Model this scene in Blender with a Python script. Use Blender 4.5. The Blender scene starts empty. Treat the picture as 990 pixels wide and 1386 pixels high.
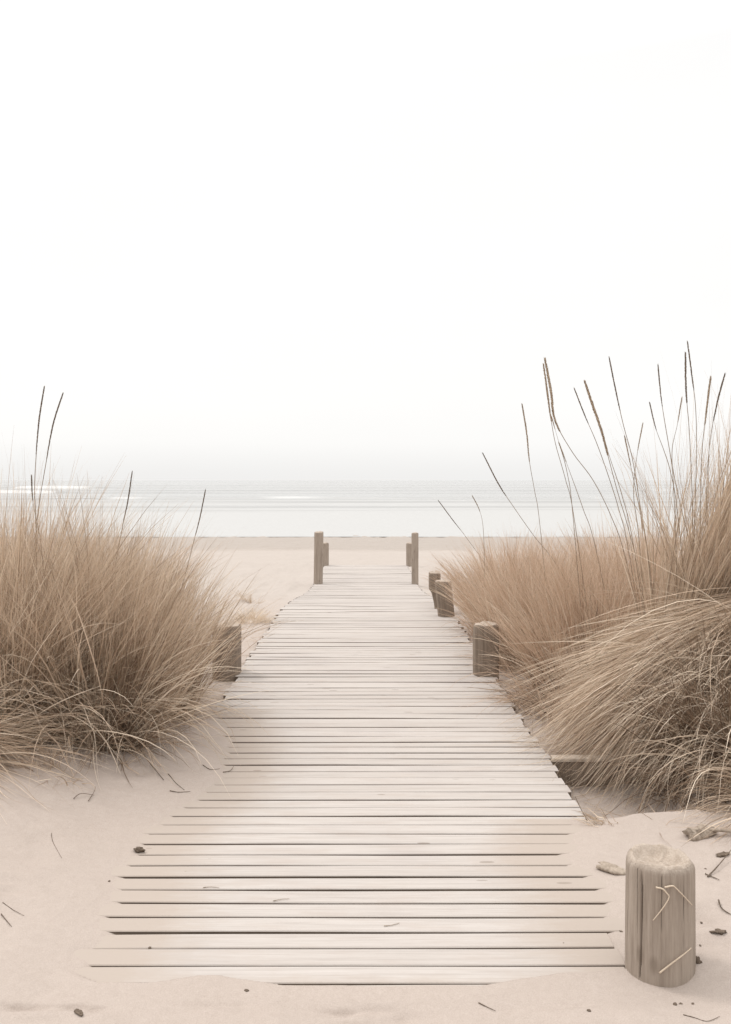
import bpy, math, random
import numpy as np
from mathutils import Vector

random.seed(7)
RNG = np.random.default_rng(11)
sc = bpy.context.scene
COL = sc.collection
R = math.radians

# ------------------------------------------------------------------ camera
F, CX, HY, CAMZ = 1100.0, 495.0, 650.0, 1.6      # focal length in photo pixels, horizon row, eye height
cam_d = bpy.data.cameras.new('camera'); cam = bpy.data.objects.new('camera', cam_d); COL.objects.link(cam)
cam.location = (0, 0, CAMZ); cam.rotation_euler = (R(90), 0, 0)
cam_d.sensor_fit = 'AUTO'; cam_d.sensor_width = 36; cam_d.lens = F / 1386 * 36
cam_d.shift_y = -(693 - HY) / 1386; cam_d.clip_start = .05; cam_d.clip_end = 20000
sc.camera = cam

def at(px, py, d):
    return Vector(((px - CX) / F * d, d, CAMZ - (py - HY) / F * d))
def flat(px, py, z=0.0):
    d = (CAMZ - z) * F / (py - HY)
    return (px - CX) / F * d, d

# ------------------------------------------------------------------ numeric helpers
def ss(a, b, x):
    t = np.clip((np.asarray(x, float) - a) / (b - a), 0, 1); return t * t * (3 - 2 * t)
_G = RNG.random((256, 256))
def vnoise(x, y):
    x = np.asarray(x, float); y = np.asarray(y, float)
    xi = np.floor(x).astype(int); yi = np.floor(y).astype(int)
    fx = x - xi; fy = y - yi; fx = fx * fx * (3 - 2 * fx); fy = fy * fy * (3 - 2 * fy)
    g = lambda a, b: _G[a % 256, b % 256]
    return ((g(xi, yi) * (1 - fx) + g(xi + 1, yi) * fx) * (1 - fy) + (g(xi, yi + 1) * (1 - fx) + g(xi + 1, yi + 1) * fx) * fy) * 2 - 1
def fbm(x, y, o=4):
    s = 0; a = 1.0; n = 0
    for i in range(o):
        s = s + a * vnoise(np.asarray(x) * 2 ** i + 17.3 * i, np.asarray(y) * 2 ** i + 5.1 * i); n += a; a *= .5
    return s / n

def make_mesh(name, V, faces, mat, parent=None, smooth=False):
    me = bpy.data.meshes.new(name); me.from_pydata([tuple(v) for v in V], [], [tuple(f) for f in faces])
    me.materials.append(mat); me.update()
    if smooth: me.polygons.foreach_set('use_smooth', [True] * len(me.polygons))
    o = bpy.data.objects.new(name, me); COL.objects.link(o)
    if parent: o.parent = parent
    return o
def quads_mesh(name, V, Q, mat, parent=None, smooth=False):
    V = np.ascontiguousarray(V, np.float32); Q = np.ascontiguousarray(Q, np.int32)
    me = bpy.data.meshes.new(name)
    me.vertices.add(len(V)); me.vertices.foreach_set('co', V.ravel())
    me.loops.add(Q.size); me.loops.foreach_set('vertex_index', Q.ravel())
    me.polygons.add(len(Q)); me.polygons.foreach_set('loop_start', np.arange(0, Q.size, 4, dtype=np.int32))
    me.polygons.foreach_set('loop_total', np.full(len(Q), 4, np.int32))
    if smooth: me.polygons.foreach_set('use_smooth', np.ones(len(Q), bool))
    me.materials.append(mat); me.update(calc_edges=True); me.validate()
    o = bpy.data.objects.new(name, me); COL.objects.link(o)
    if parent: o.parent = parent
    return o
def tag(o, label=None, cat=None, group=None, kind=None):
    if label: o['label'] = label
    if cat: o['category'] = cat
    if group: o['group'] = group
    if kind: o['kind'] = kind
    return o
def empty(name, loc):
    o = bpy.data.objects.new(name, None); COL.objects.link(o); o.location = loc; o.empty_display_size = .1; return o

# ------------------------------------------------------------------ materials
def newmat(name):
    m = bpy.data.materials.new(name); m.use_nodes = True
    nt = m.node_tree; b = nt.nodes['Principled BSDF']
    return m, nt, b
def N(nt, typ, **kw):
    n = nt.nodes.new(typ)
    for k, v in kw.items():
        if k in n.inputs: n.inputs[k].default_value = v
        else: setattr(n, k, v)
    return n
def ramp(nt, fac, stops):
    r = nt.nodes.new('ShaderNodeValToRGB'); e = r.color_ramp.elements
    while len(e) < len(stops): e.new(.5)
    for el, (p, c) in zip(e, stops): el.position = p; el.color = (*c, 1)
    nt.links.new(fac, r.inputs[0]); return r.outputs[0]
def mixc(nt, fac, a, b, blend='MIX'):
    m = nt.nodes.new('ShaderNodeMix'); m.data_type = 'RGBA'; m.blend_type = blend
    for i, v in ((0, fac), (6, a), (7, b)):
        if isinstance(v, (int, float)): m.inputs[i].default_value = v
        elif isinstance(v, tuple): m.inputs[i].default_value = (*v, 1)
        else: nt.links.new(v, m.inputs[i])
    return m.outputs[2]
def math_n(nt, op, a, b=None, c=None):
    m = nt.nodes.new('ShaderNodeMath'); m.operation = op
    for i, v in enumerate((a, b, c)):
        if v is None: continue
        if isinstance(v, (int, float)): m.inputs[i].default_value = v
        else: nt.links.new(v, m.inputs[i])
    return m.outputs[0]
def noise(nt, vec, scale, detail=4, rough=.55, mapping=None):
    if mapping:
        mp = N(nt, 'ShaderNodeMapping'); mp.inputs['Scale'].default_value = mapping; nt.links.new(vec, mp.inputs[0]); vec = mp.outputs[0]
    n = N(nt, 'ShaderNodeTexNoise'); n.inputs['Scale'].default_value = scale; n.inputs['Detail'].default_value = detail
    n.inputs['Roughness'].default_value = rough; nt.links.new(vec, n.inputs['Vector']); return n.outputs['Fac']
def bump(nt, b, h, strength, dist):
    n = N(nt, 'ShaderNodeBump'); n.inputs['Strength'].default_value = strength; n.inputs['Distance'].default_value = dist
    nt.links.new(h, n.inputs['Height']); nt.links.new(n.outputs[0], b.inputs['Normal'])

def mat_sand():
    m, nt, b = newmat('dry_sand')
    co = N(nt, 'ShaderNodeTexCoord').outputs['Object']
    n1 = noise(nt, co, 1.3, 5); n2 = noise(nt, co, 30, 4, .7); n3 = noise(nt, co, 260, 2, .6)
    c = ramp(nt, n1, [(.3, (0.367, 0.308, 0.269)), (.7, (0.411, 0.350, 0.309))])
    c = mixc(nt, .35, c, ramp(nt, n2, [(.25, (0.320, 0.264, 0.229)), (.7, (0.444, 0.380, 0.339))]))
    c = mixc(nt, .30, c, ramp(nt, n3, [(.3, (0.324, 0.263, 0.222)), (.7, (0.545, 0.468, 0.415))]))
    # beach further out: paler dry sand, then the darker wet strip at the tide line
    sx = N(nt, 'ShaderNodeSeparateXYZ'); nt.links.new(co, sx.inputs[0])
    wob = math_n(nt, 'MULTIPLY', math_n(nt, 'SUBTRACT', noise(nt, co, .35, 4, .6, (.4, 1, 1)), .5), 5.0)
    yy = math_n(nt, 'ADD', sx.outputs[1], wob)
    dry = N(nt, 'ShaderNodeMapRange'); nt.links.new(sx.outputs[1], dry.inputs[0]); dry.inputs[1].default_value = 7; dry.inputs[2].default_value = 15
    c = mixc(nt, math_n(nt, 'MULTIPLY', dry.outputs[0], .75), c, mixc(nt, .5, c, (.445, .415, .382)))
    wet = N(nt, 'ShaderNodeMapRange'); nt.links.new(yy, wet.inputs[0]); wet.inputs[1].default_value = 25.2; wet.inputs[2].default_value = 27.6
    wet.interpolation_type = 'SMOOTHSTEP'
    c = mixc(nt, wet.outputs[0], c, (.340, .288, .247))
    nt.links.new(c, b.inputs['Base Color'])
    b.inputs['Roughness'].default_value = .9; b.inputs['Specular IOR Level'].default_value = .15
    rg = N(nt, 'ShaderNodeMapRange'); nt.links.new(wet.outputs[0], rg.inputs[0]); rg.inputs[3].default_value = .92; rg.inputs[4].default_value = .45
    nt.links.new(rg.outputs[0], b.inputs['Roughness'])
    h = math_n(nt, 'ADD', math_n(nt, 'MULTIPLY', n2, 1.0), math_n(nt, 'MULTIPLY', n3, .25))
    bump(nt, b, h, .35, .012)
    return m

def mat_plank():
    m, nt, b = newmat('bleached_plank')
    co = N(nt, 'ShaderNodeTexCoord').outputs['Object']
    ge = N(nt, 'ShaderNodeNewGeometry').outputs['Random Per Island']
    off = N(nt, 'ShaderNodeVectorMath', operation='ADD'); cb = N(nt, 'ShaderNodeCombineXYZ')
    nt.links.new(math_n(nt, 'MULTIPLY', ge, 37.0), cb.inputs[0]); nt.links.new(math_n(nt, 'MULTIPLY', ge, 11.0), cb.inputs[2])
    nt.links.new(co, off.inputs[0]); nt.links.new(cb.outputs[0], off.inputs[1]); v = off.outputs[0]
    grain = noise(nt, v, 1.0, 5, .65, (1.6, 75, 30)); fine = noise(nt, v, 1.0, 3, .6, (5, 260, 60))
    blot = noise(nt, co, .9, 4, .6, (1.0, 1.6, 1)); blot2 = noise(nt, co, 6, 4, .65, (.6, 2.2, 1))
    c = ramp(nt, ge, [(0, (0.373, 0.331, 0.300)), (.45, (0.426, 0.382, 0.349)), (1, (0.459, 0.416, 0.384))])
    c = mixc(nt, .5, c, ramp(nt, grain, [(.28, (0.297, 0.254, 0.225)), (.5, (0.450, 0.403, 0.366)), (.72, (0.526, 0.479, 0.443))]))
    c = mixc(nt, .22, c, ramp(nt, fine, [(.3, (0.270, 0.233, 0.210)), (.6, (0.540, 0.502, 0.477))]))
    # grey weathering where feet and wet have worn the boards
    wf = ramp(nt, blot, [(.52, (0, 0, 0)), (.72, (1, 1, 1))])
    c = mixc(nt, math_n(nt, 'MULTIPLY', wf, .65), c, (.37, .33, .31))
    # blown sand lying on the boards
    sf = ramp(nt, blot2, [(.5, (0, 0, 0)), (.66, (1, 1, 1))])
    c = mixc(nt, math_n(nt, 'MULTIPLY', sf, .4), c, (.40, .34, .30))
    du = N(nt, 'ShaderNodeAttribute', attribute_name='sand_dust').outputs['Fac']
    dn = math_n(nt, 'ADD', du, math_n(nt, 'MULTIPLY', math_n(nt, 'SUBTRACT', noise(nt, co, 16, 6, .75, (.45, 1.8, 1)), .5), 1.3))
    df = ramp(nt, dn, [(.26, (0, 0, 0)), (.98, (1, 1, 1))])
    c = mixc(nt, math_n(nt, 'MULTIPLY', df, math_n(nt, 'GREATER_THAN', du, .01)), c, (.392, .332, .287))
    # scratches and knots
    vo = N(nt, 'ShaderNodeTexVoronoi'); vo.inputs['Scale'].default_value = 1.0
    mp = N(nt, 'ShaderNodeMapping'); mp.inputs['Scale'].default_value = (2.6, 11, 11); nt.links.new(v, mp.inputs[0]); nt.links.new(mp.outputs[0], vo.inputs[0])
    kn = math_n(nt, 'LESS_THAN', vo.outputs['Distance'], .085)
    c = mixc(nt, math_n(nt, 'MULTIPLY', kn, math_n(nt, 'MULTIPLY', blot2, 1.0)), c, (.19, .15, .12))
    nt.links.new(c, b.inputs['Base Color']); b.inputs['Roughness'].default_value = .8; b.inputs['Specular IOR Level'].default_value = .25
    bump(nt, b, math_n(nt, 'ADD', grain, math_n(nt, 'MULTIPLY', fine, .5)), .3, .003)
    return m

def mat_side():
    m, nt, b = newmat('gap_shade_plank_side')  # plank sides painted dark brown so the gaps between boards read as shade
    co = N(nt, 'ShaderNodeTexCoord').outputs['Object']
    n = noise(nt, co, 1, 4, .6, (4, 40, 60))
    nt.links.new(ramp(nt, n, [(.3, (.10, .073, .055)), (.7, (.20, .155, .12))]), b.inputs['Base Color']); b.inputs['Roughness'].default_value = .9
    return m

def mat_post(name, lo, mid, hi):
    m, nt, b = newmat(name)
    co = N(nt, 'ShaderNodeTexCoord').outputs['Object']
    g = noise(nt, co, 1, 5, .65, (42, 42, 2.2)); f = noise(nt, co, 1, 4, .7, (150, 150, 7)); s = noise(nt, co, 5, 4, .6, (1, 1, .5))
    c = ramp(nt, g, [(.3, lo), (.5, mid), (.72, hi)])
    c = mixc(nt, .35, c, ramp(nt, f, [(.3, lo), (.65, hi)]))
    c = mixc(nt, math_n(nt, 'MULTIPLY', ramp(nt, s, [(.45, (0, 0, 0)), (.7, (1, 1, 1))]), .45), c, hi)
    hc = noise(nt, co, 1, 3, .55, (75, 75, 1.6)); hm = ramp(nt, hc, [(.285, (1, 1, 1)), (.325, (0, 0, 0))])
    c = mixc(nt, math_n(nt, 'MULTIPLY', hm, .55), c, (.07, .052, .04))
    vo = N(nt, 'ShaderNodeTexVoronoi'); vo.inputs['Scale'].default_value = 1.0; mp = N(nt, 'ShaderNodeMapping'); mp.inputs['Scale'].default_value = (11, 11, 5.5)
    nt.links.new(co, mp.inputs[0]); nt.links.new(mp.outputs[0], vo.inputs[0])
    c = mixc(nt, ramp(nt, vo.outputs['Distance'], [(.08, (.4, .4, .4)), (.2, (0, 0, 0))]), c, (.12, .088, .064))
    nt.links.new(c, b.inputs['Base Color']); b.inputs['Roughness'].default_value = .85; b.inputs['Specular IOR Level'].default_value = .2
    bump(nt, b, math_n(nt, 'SUBTRACT', math_n(nt, 'ADD', g, math_n(nt, 'MULTIPLY', f, .6)), hm), .6, .008)
    return m

def mat_endgrain():
    m, nt, b = newmat('sandy_end_grain')
    co = N(nt, 'ShaderNodeTexCoord').outputs['Object']
    n = noise(nt, co, 30, 5, .7); n2 = noise(nt, co, 160, 3, .6)
    c = ramp(nt, n, [(.3, (.30, .24, .19)), (.55, (.43, .36, .30)), (.75, (.52, .45, .38))])
    c = mixc(nt, .3, c, ramp(nt, n2, [(.3, (.28, .22, .17)), (.7, (.55, .47, .40))]))
    nt.links.new(c, b.inputs['Base Color']); b.inputs['Roughness'].default_value = .95; b.inputs['Specular IOR Level'].default_value = .1
    bump(nt, b, math_n(nt, 'ADD', n, math_n(nt, 'MULTIPLY', n2, .4)), .8, .008)
    return m

def mat_grass(name, stops, trans=.28):
    m, nt, b = newmat(name)
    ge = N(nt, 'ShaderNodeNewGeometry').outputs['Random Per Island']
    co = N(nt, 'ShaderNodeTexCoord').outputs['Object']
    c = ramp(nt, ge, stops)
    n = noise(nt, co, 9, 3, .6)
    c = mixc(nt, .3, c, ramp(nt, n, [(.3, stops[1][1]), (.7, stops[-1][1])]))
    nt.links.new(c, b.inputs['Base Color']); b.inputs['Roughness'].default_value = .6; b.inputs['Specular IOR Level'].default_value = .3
    tr = N(nt, 'ShaderNodeBsdfTranslucent'); nt.links.new(c, tr.inputs[0])
    mx = N(nt, 'ShaderNodeMixShader'); mx.inputs[0].default_value = trans
    nt.links.new(b.outputs[0], mx.inputs[1]); nt.links.new(tr.outputs[0], mx.inputs[2])
    nt.links.new(mx.outputs[0], nt.nodes['Material Output'].inputs['Surface'])
    return m

def mat_plain(name, a, bcol, scale=40, rough=.85):
    m, nt, b = newmat(name)
    co = N(nt, 'ShaderNodeTexCoord').outputs['Object']
    n = noise(nt, co, scale, 4, .65)
    nt.links.new(ramp(nt, n, [(.3, a), (.7, bcol)]), b.inputs['Base Color']); b.inputs['Roughness'].default_value = rough
    b.inputs['Specular IOR Level'].default_value = .2
    bump(nt, b, n, .5, .004)
    return m

def mat_sea():
    m, nt, b = newmat('pale_surf')
    co = N(nt, 'ShaderNodeTexCoord').outputs['Object']
    at_ = N(nt, 'ShaderNodeAttribute', attribute_name='foam').outputs['Fac']
    n = noise(nt, co, .12, 5, .6, (.22, 1, 1)); n2 = noise(nt, co, .9, 5, .65, (.35, 1, 1))
    f = math_n(nt, 'ADD', at_, math_n(nt, 'MULTIPLY', math_n(nt, 'SUBTRACT', n, .5), .9))
    f = math_n(nt, 'ADD', f, math_n(nt, 'MULTIPLY', math_n(nt, 'SUBTRACT', n2, .5), .5))
    fr = ramp(nt, f, [(.35, (0, 0, 0)), (.7, (1, 1, 1))])
    c = mixc(nt, fr, (.33, .326, .317), (.425, .42, .41))
    tr_ = noise(nt, co, .11, 4, .6, (.04, 1, 1)); far_ = N(nt, 'ShaderNodeSeparateXYZ'); nt.links.new(co, far_.inputs[0])
    tm = math_n(nt, 'MULTIPLY', ramp(nt, tr_, [(.50, (0, 0, 0)), (.60, (1, 1, 1))]), math_n(nt, 'GREATER_THAN', far_.outputs[1], 58.0))
    c = mixc(nt, math_n(nt, 'MULTIPLY', tm, .5), c, (.235, .232, .225))
    cr = N(nt, 'ShaderNodeAttribute', attribute_name='crest').outputs['Fac']
    c = mixc(nt, cr, c, (.56, .555, .545))
    nt.links.new(c, b.inputs['Base Color'])
    rr = N(nt, 'ShaderNodeMapRange'); nt.links.new(fr, rr.inputs[0]); rr.inputs[3].default_value = .22; rr.inputs[4].default_value = .7
    nt.links.new(rr.outputs[0], b.inputs['Roughness']); b.inputs['IOR'].default_value = 1.33
    bump(nt, b, math_n(nt, 'ADD', n2, noise(nt, co, 3.5, 4, .6, (.5, 1, 1))), .35, .15)
    return m

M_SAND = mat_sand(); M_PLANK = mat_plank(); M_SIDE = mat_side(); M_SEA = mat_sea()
M_POST = mat_post('weathered_post_wood', (.20, .158, .126), (.31, .254, .208), (.42, .352, .295))
M_POSTD = mat_post('dark_post_wood', (.13, .096, .072), (.215, .167, .129), (.30, .242, .193))
M_BEAM = mat_post('old_beam_wood', (.085, .064, .048), (.15, .115, .088), (.22, .175, .137))
M_END = mat_endgrain()
M_GRASS = mat_grass('dry_marram', [(0, (.14, .09, .058)), (.3, (.40, .288, .202)), (.7, (.61, .468, .345)), (1, (.80, .68, .545))], .26)
M_GRASSB = mat_grass('dry_marram_far', [(0, (.25, .16, .105)), (.3, (.47, .328, .23)), (.7, (.60, .44, .322)), (1, (.76, .61, .475))], .28)
M_STRAW = mat_grass('pale_straw', [(0, (.46, .35, .255)), (.3, (.60, .485, .37)), (.7, (.70, .585, .46)), (1, (.76, .65, .53))], .15)
M_DEAD = mat_grass('shade_toned_dead_leaves', [(0, (.085, .056, .037)), (.3, (.15, .103, .070)), (.7, (.23, .162, .112)), (1, (.36, .265, .19))], .1)  # dead leaves, toned darker to paint extra shade into the grass hollows
M_STALK = mat_plain('stalk_brown', (.18, .133, .095), (.36, .275, .20), 60)
M_SEED = mat_plain('seed_brown', (.27, .205, .145), (.60, .485, .365), 120)
M_SEEDD = mat_plain('seed_dark', (.11, .083, .062), (.31, .235, .172), 90)
M_TWIG = mat_plain('twig_dark', (.085, .063, .047), (.19, .145, .11), 90)
M_CAP = mat_plain('pale_cap_wood', (.40, .33, .27), (.56, .48, .40), 45)  # paler tone for the strip along the retaining board's top
M_DRIFT = mat_plain('driftwood', (.21, .165, .128), (.45, .375, .305), 60)

# ------------------------------------------------------------------ terrain
def deckz(y): return -.5 * ss(9.3, 16.6, y) - .06 * ss(16.0, 21, y)
DECK_Y0, DECK_Y1, HW = 2.486, 20.7, 1.05
_left = [(108, 1328), (118, 1303), (142, 1281), (155, 1262), (158, 1241), (174, 1222), (178, 1205), (180, 1188), (186, 1160), (212, 1131),
         (238, 1106), (276, 1085), (290, 1072), (312, 1045), (316, 1015), (312, 985), (300, 957)]
_right = [(862, 1332), (850, 1307), (832, 1283), (812, 1262), (818, 1241), (813, 1222), (795, 1205), (783, 1188), (752, 1172), (752, 1158),
          (756, 1142), (762, 1125), (772, 1108)]
_l = sorted((flat(*p)[1], flat(*p)[0]) for p in _left); _r = sorted((flat(*p)[1], flat(*p)[0]) for p in _right)
_l = _l + [(6.0, -1.10), (30, -1.10)]; _r = _r + [(3.92, 1.07), (30, 1.07)]
LY, LX = np.array(_l).T; RY, RX = np.array(_r).T
def _soft(Y, X, y1):
    yy = np.linspace(2.3, 8, 400); xx = np.interp(yy, Y, X); k = np.hanning(17); k /= k.sum()
    sm = np.convolve(np.pad(xx, 8, mode='edge'), k, 'valid'); return np.append(yy, 40), np.append(np.where(yy < y1, sm, xx), xx[-1])
LY, LX = _soft(LY, LX, 5.6); RY, RX = _soft(RY, RX, 3.7)

LX = np.where(LY < 5.6, LX - .05, LX); RX = np.where(RY < 3.8, np.minimum(RX + .05, 1.07), RX)
def bumpf(x, y, cx, cy, rx, ry): return np.exp(-((x - cx) / rx) ** 2 - ((y - cy) / ry) ** 2)

def ground(x, y):
    x = np.asarray(x, float); y = np.asarray(y, float)
    dz = deckz(y)
    far = np.interp(y, [20, 23, 26, 34.8, 60, 200], [0, -.04, -.07, -.15, -1.2, -6.0])     # beach slope and sea bed, on top of the deck line
    xl = np.interp(y, LY, LX) + .03 * vnoise(y * 9, y * 0 + 3.3) * (y < 5.8); xr = np.interp(y, RY, RX) + .03 * vnoise(y * 11, y * 0 + 8.3) * (y < 3.8)
    lev_l = np.interp(y, [2, 5.3, 6.1, 9, 16, 20], [.05, .045, -.05, -.035, -.05, -.01])
    lev_r = np.interp(y, [2, 3.80, 4.05, 4.67, 4.70, 5.2, 9, 16, 20], [.05, .035, -.22, -.26, -.06, -.07, -.05, -.05, -.01])
    pit = 1 - ss(1.45, 1.85, x)                                        # the dip under the boardwalk side is short
    lev_r = np.where((y > 3.75) & (y < 5.2), lev_r * pit + .02 * (1 - pit), lev_r)
    inside = -.15
    ul = xl - x; ur = x - xr
    steep_l = np.where(lev_l > 0, .17, .06); steep_r = np.where(lev_r > 0, .17, .06)
    zl = np.where(ul > 0, lev_l * (1 - np.exp(-np.clip(ul, 0, 99) / .3)), inside * (1 - np.exp(-(np.clip(-ul, 0, 9) / steep_l) ** 2)))
    zr = np.where(ur > 0, lev_r * (1 - np.exp(-np.clip(ur, 0, 99) / .3)), inside * (1 - np.exp(-(np.clip(-ur, 0, 9) / steep_r) ** 2)))
    zl = np.where((lev_l < 0) & (ul <= 0), np.minimum(zl, lev_l), zl); zr = np.where((lev_r < 0) & (ur <= 0), np.minimum(zr, lev_r), zr)
    zl = np.where((lev_l < 0) & (ul > 0), lev_l, zl); zr = np.where((lev_r < 0) & (ur > 0), lev_r, zr)
    z = np.maximum(np.where(x < .0, zl, -9), np.where(x >= 0, zr, -9))
    # front edge of the walk: sand lapping over the first board
    yf = np.interp(x, [-1.05, -.95, -.84, -.70, -.54, -.46, -.26, .36, .60, .9], [2.70, 2.63, 2.572, 2.568, 2.615, 2.62, 2.566, 2.562, 2.62, 2.66]) + .006 * vnoise(x * 14, x * 0)
    front = .007 + .004 * vnoise(x * 5, y * 5) - .16 * ss(yf, yf + .035, y) + .015 * (1 - ss(2.1, 2.5, y))
    z = np.maximum(z, front)
    # far end of the walk runs out into the beach
    endf = ss(20.3, 20.75, y); z = z * (1 - endf) + (-.012) * endf
    z = np.where(y > 20.75, -.012, z)
    out = np.maximum(ss(0, .35, ul), ss(0, .35, ur)); out = np.maximum(out, 1 - ss(2.38, 2.55, y)); out = np.maximum(out, endf)
    # dunes
    sideL = ss(1.15, 1.75, -x); sideR = ss(1.15, 1.9, x)
    z = z + sideL * (.20 * bumpf(x, y, -2.6, 6.2, 1.6, 2.0) + .16 * bumpf(x, y, -5.5, 7.5, 2.5, 5))
    z = z + sideR * (.34 * bumpf(x, y, 2.9, 5.6, 1.15, 1.3) + .16 * bumpf(x, y, 3.4, 9, 2.0, 3.0) + .35 * bumpf(x, y, 6.5, 8, 3, 5) + .60 * bumpf(x, y, 2.66, 4.95, .52, .52))
    z = z + .02 * ss(1.2, 2.2, -x) * (1 - ss(3, 5, y)) + ss(1.0, 1.3, -x) * .07 * bumpf(x, y, -1.75, 3.7, .45, .5)
    rough = out * (.034 * fbm(x * 2.6, y * 2.9) + .014 * fbm(x * 3 + 5, y * 8, 3) * (y < 7) + .0065 * fbm(x * 9 + 3, y * 11, 3) * (y < 12))
    mid = ss(7, 9, y) * (1 - ss(17, 26, y))
    rough = rough + out * mid * (.045 * fbm(x * 1.9 + 9, y * 1.9 + 2, 4) + .040 * fbm(x * 4.5 + 9, y * 3 + 2, 3))
    # scuffed hollows in the foreground sand
    for (cx, cy, rx, ry, a) in ((-.95, 2.44, .14, .02, -.022), (-.02, 2.45, .10, .022, -.018), (.10, 2.42, .05, .02, -.013), (-.72, 2.66, .07, .02, -.01), (-.85, 2.75, .12, .03, -.012),
                                (-.45, 2.47, .08, .02, -.008), (.62, 2.46, .06, .018, -.012), (1.2, 2.9, .08, .05, -.02), (-1.35, 3.1, .2, .05, -.012)):
        rough = rough + (1.5 + 1.2 * vnoise(x * 16, y * 30)) * a * bumpf(x, y, cx, cy, rx, ry) + -.8 * a * bumpf(x, y, cx, cy - ry * 2, rx, ry)
    return z + rough + dz + far

def axis(parts):
    out = []
    for a, b, n in parts: out += list(np.linspace(a, b, n, endpoint=False))
    return np.array(out + [parts[-1][1]])
half = axis([(0, 2.5, 125), (2.5, 5, 40), (5, 12, 40), (12, 40, 24), (40, 400, 14)])
gx = np.concatenate([-half[::-1][:-1], half])
gy = axis([(-40, -4, 14), (-4, 1.9, 30), (1.9, 2.45, 40), (2.45, 2.75, 80), (2.75, 2.9, 12), (2.9, 5.4, 140), (5.4, 9, 90), (9, 14, 70), (14, 24, 70), (24, 40, 50), (40, 120, 14)])
def sheet(name, gx, gy, zf, mat, kind='structure'):
    X, Y = np.meshgrid(gx, gy); Z = zf(X, Y)
    V = np.stack([X, Y, Z], -1).reshape(-1, 3); nx, ny = len(gx), len(gy)
    i = np.arange(nx * ny).reshape(ny, nx)
    Q = np.stack([i[:-1, :-1], i[:-1, 1:], i[1:, 1:], i[1:, :-1]], -1).reshape(-1, 4)
    o = quads_mesh(name, V, Q, mat, smooth=True); tag(o, kind=kind); return o, X, Y
sheet('sand', gx, gy, ground, M_SAND)

# sea: shallow foam, then rows of low breakers, then open water to the horizon
SEA_Z = -.70
RIDGES = [(62, .10, .9, 11), (78, .20, 1.2, 3), (104, .30, 1.6, 21), (138, .50, 2.2, 35), (178, .62, 2.6, 47), (235, .75, 3.2, 59), (330, .8, 4, 71)]
def ridge_parts(X, Y):
    z = np.zeros_like(X); fo = np.zeros_like(X)
    for y0, A, w, s in RIDGES:
        yc = y0 + 9 * vnoise(X * .016 + s, X * 0 + s) + 2.0 * vnoise(X * .06 + s, X * 0) + .05 * X * math.sin(s)
        amp = ss(.12, .75, vnoise(X * .022 + s * 3.1, X * 0 + 1.7 * s) + .3 * vnoise(X * .1 + s, X * 0 + .5))
        u = (Y - yc) / w
        z = z + A * (.35 + .65 * amp) * np.exp(-np.where(u < 0, u * u * 2.5, u * u * .5))
        fo = np.maximum(fo, ss(.45, .85, amp) * np.exp(-((u + .5) / .9) ** 2))
    return z, fo
xs = axis([(0, 140, 110), (140, 500, 30), (500, 5000, 14)]); xs = np.concatenate([-xs[::-1][:-1], xs])
ys = axis([(33, 58, 26), (58, 245, 330), (245, 345, 100), (345, 1000, 20), (1000, 9000, 10)])
sea, SX, SY = sheet('sea', xs, ys, lambda x, y: SEA_Z + ridge_parts(x, y)[0] + .012 * fbm(x * .3, y * .6) , M_SEA)
cr = ridge_parts(SX, SY)[1] * ss(70, 90, SY); a = sea.data.attributes.new('crest', 'FLOAT', 'POINT'); a.data.foreach_set('value', cr.astype(np.float32).ravel())
fo = np.maximum(ridge_parts(SX, SY)[1], .95 * (1 - ss(52, 82, SY)))
fo = np.maximum(fo, .62 * (1 - ss(80, 150, SY)))
a = sea.data.attributes.new('foam', 'FLOAT', 'POINT'); a.data.foreach_set('value', fo.astype(np.float32).ravel())

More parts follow.
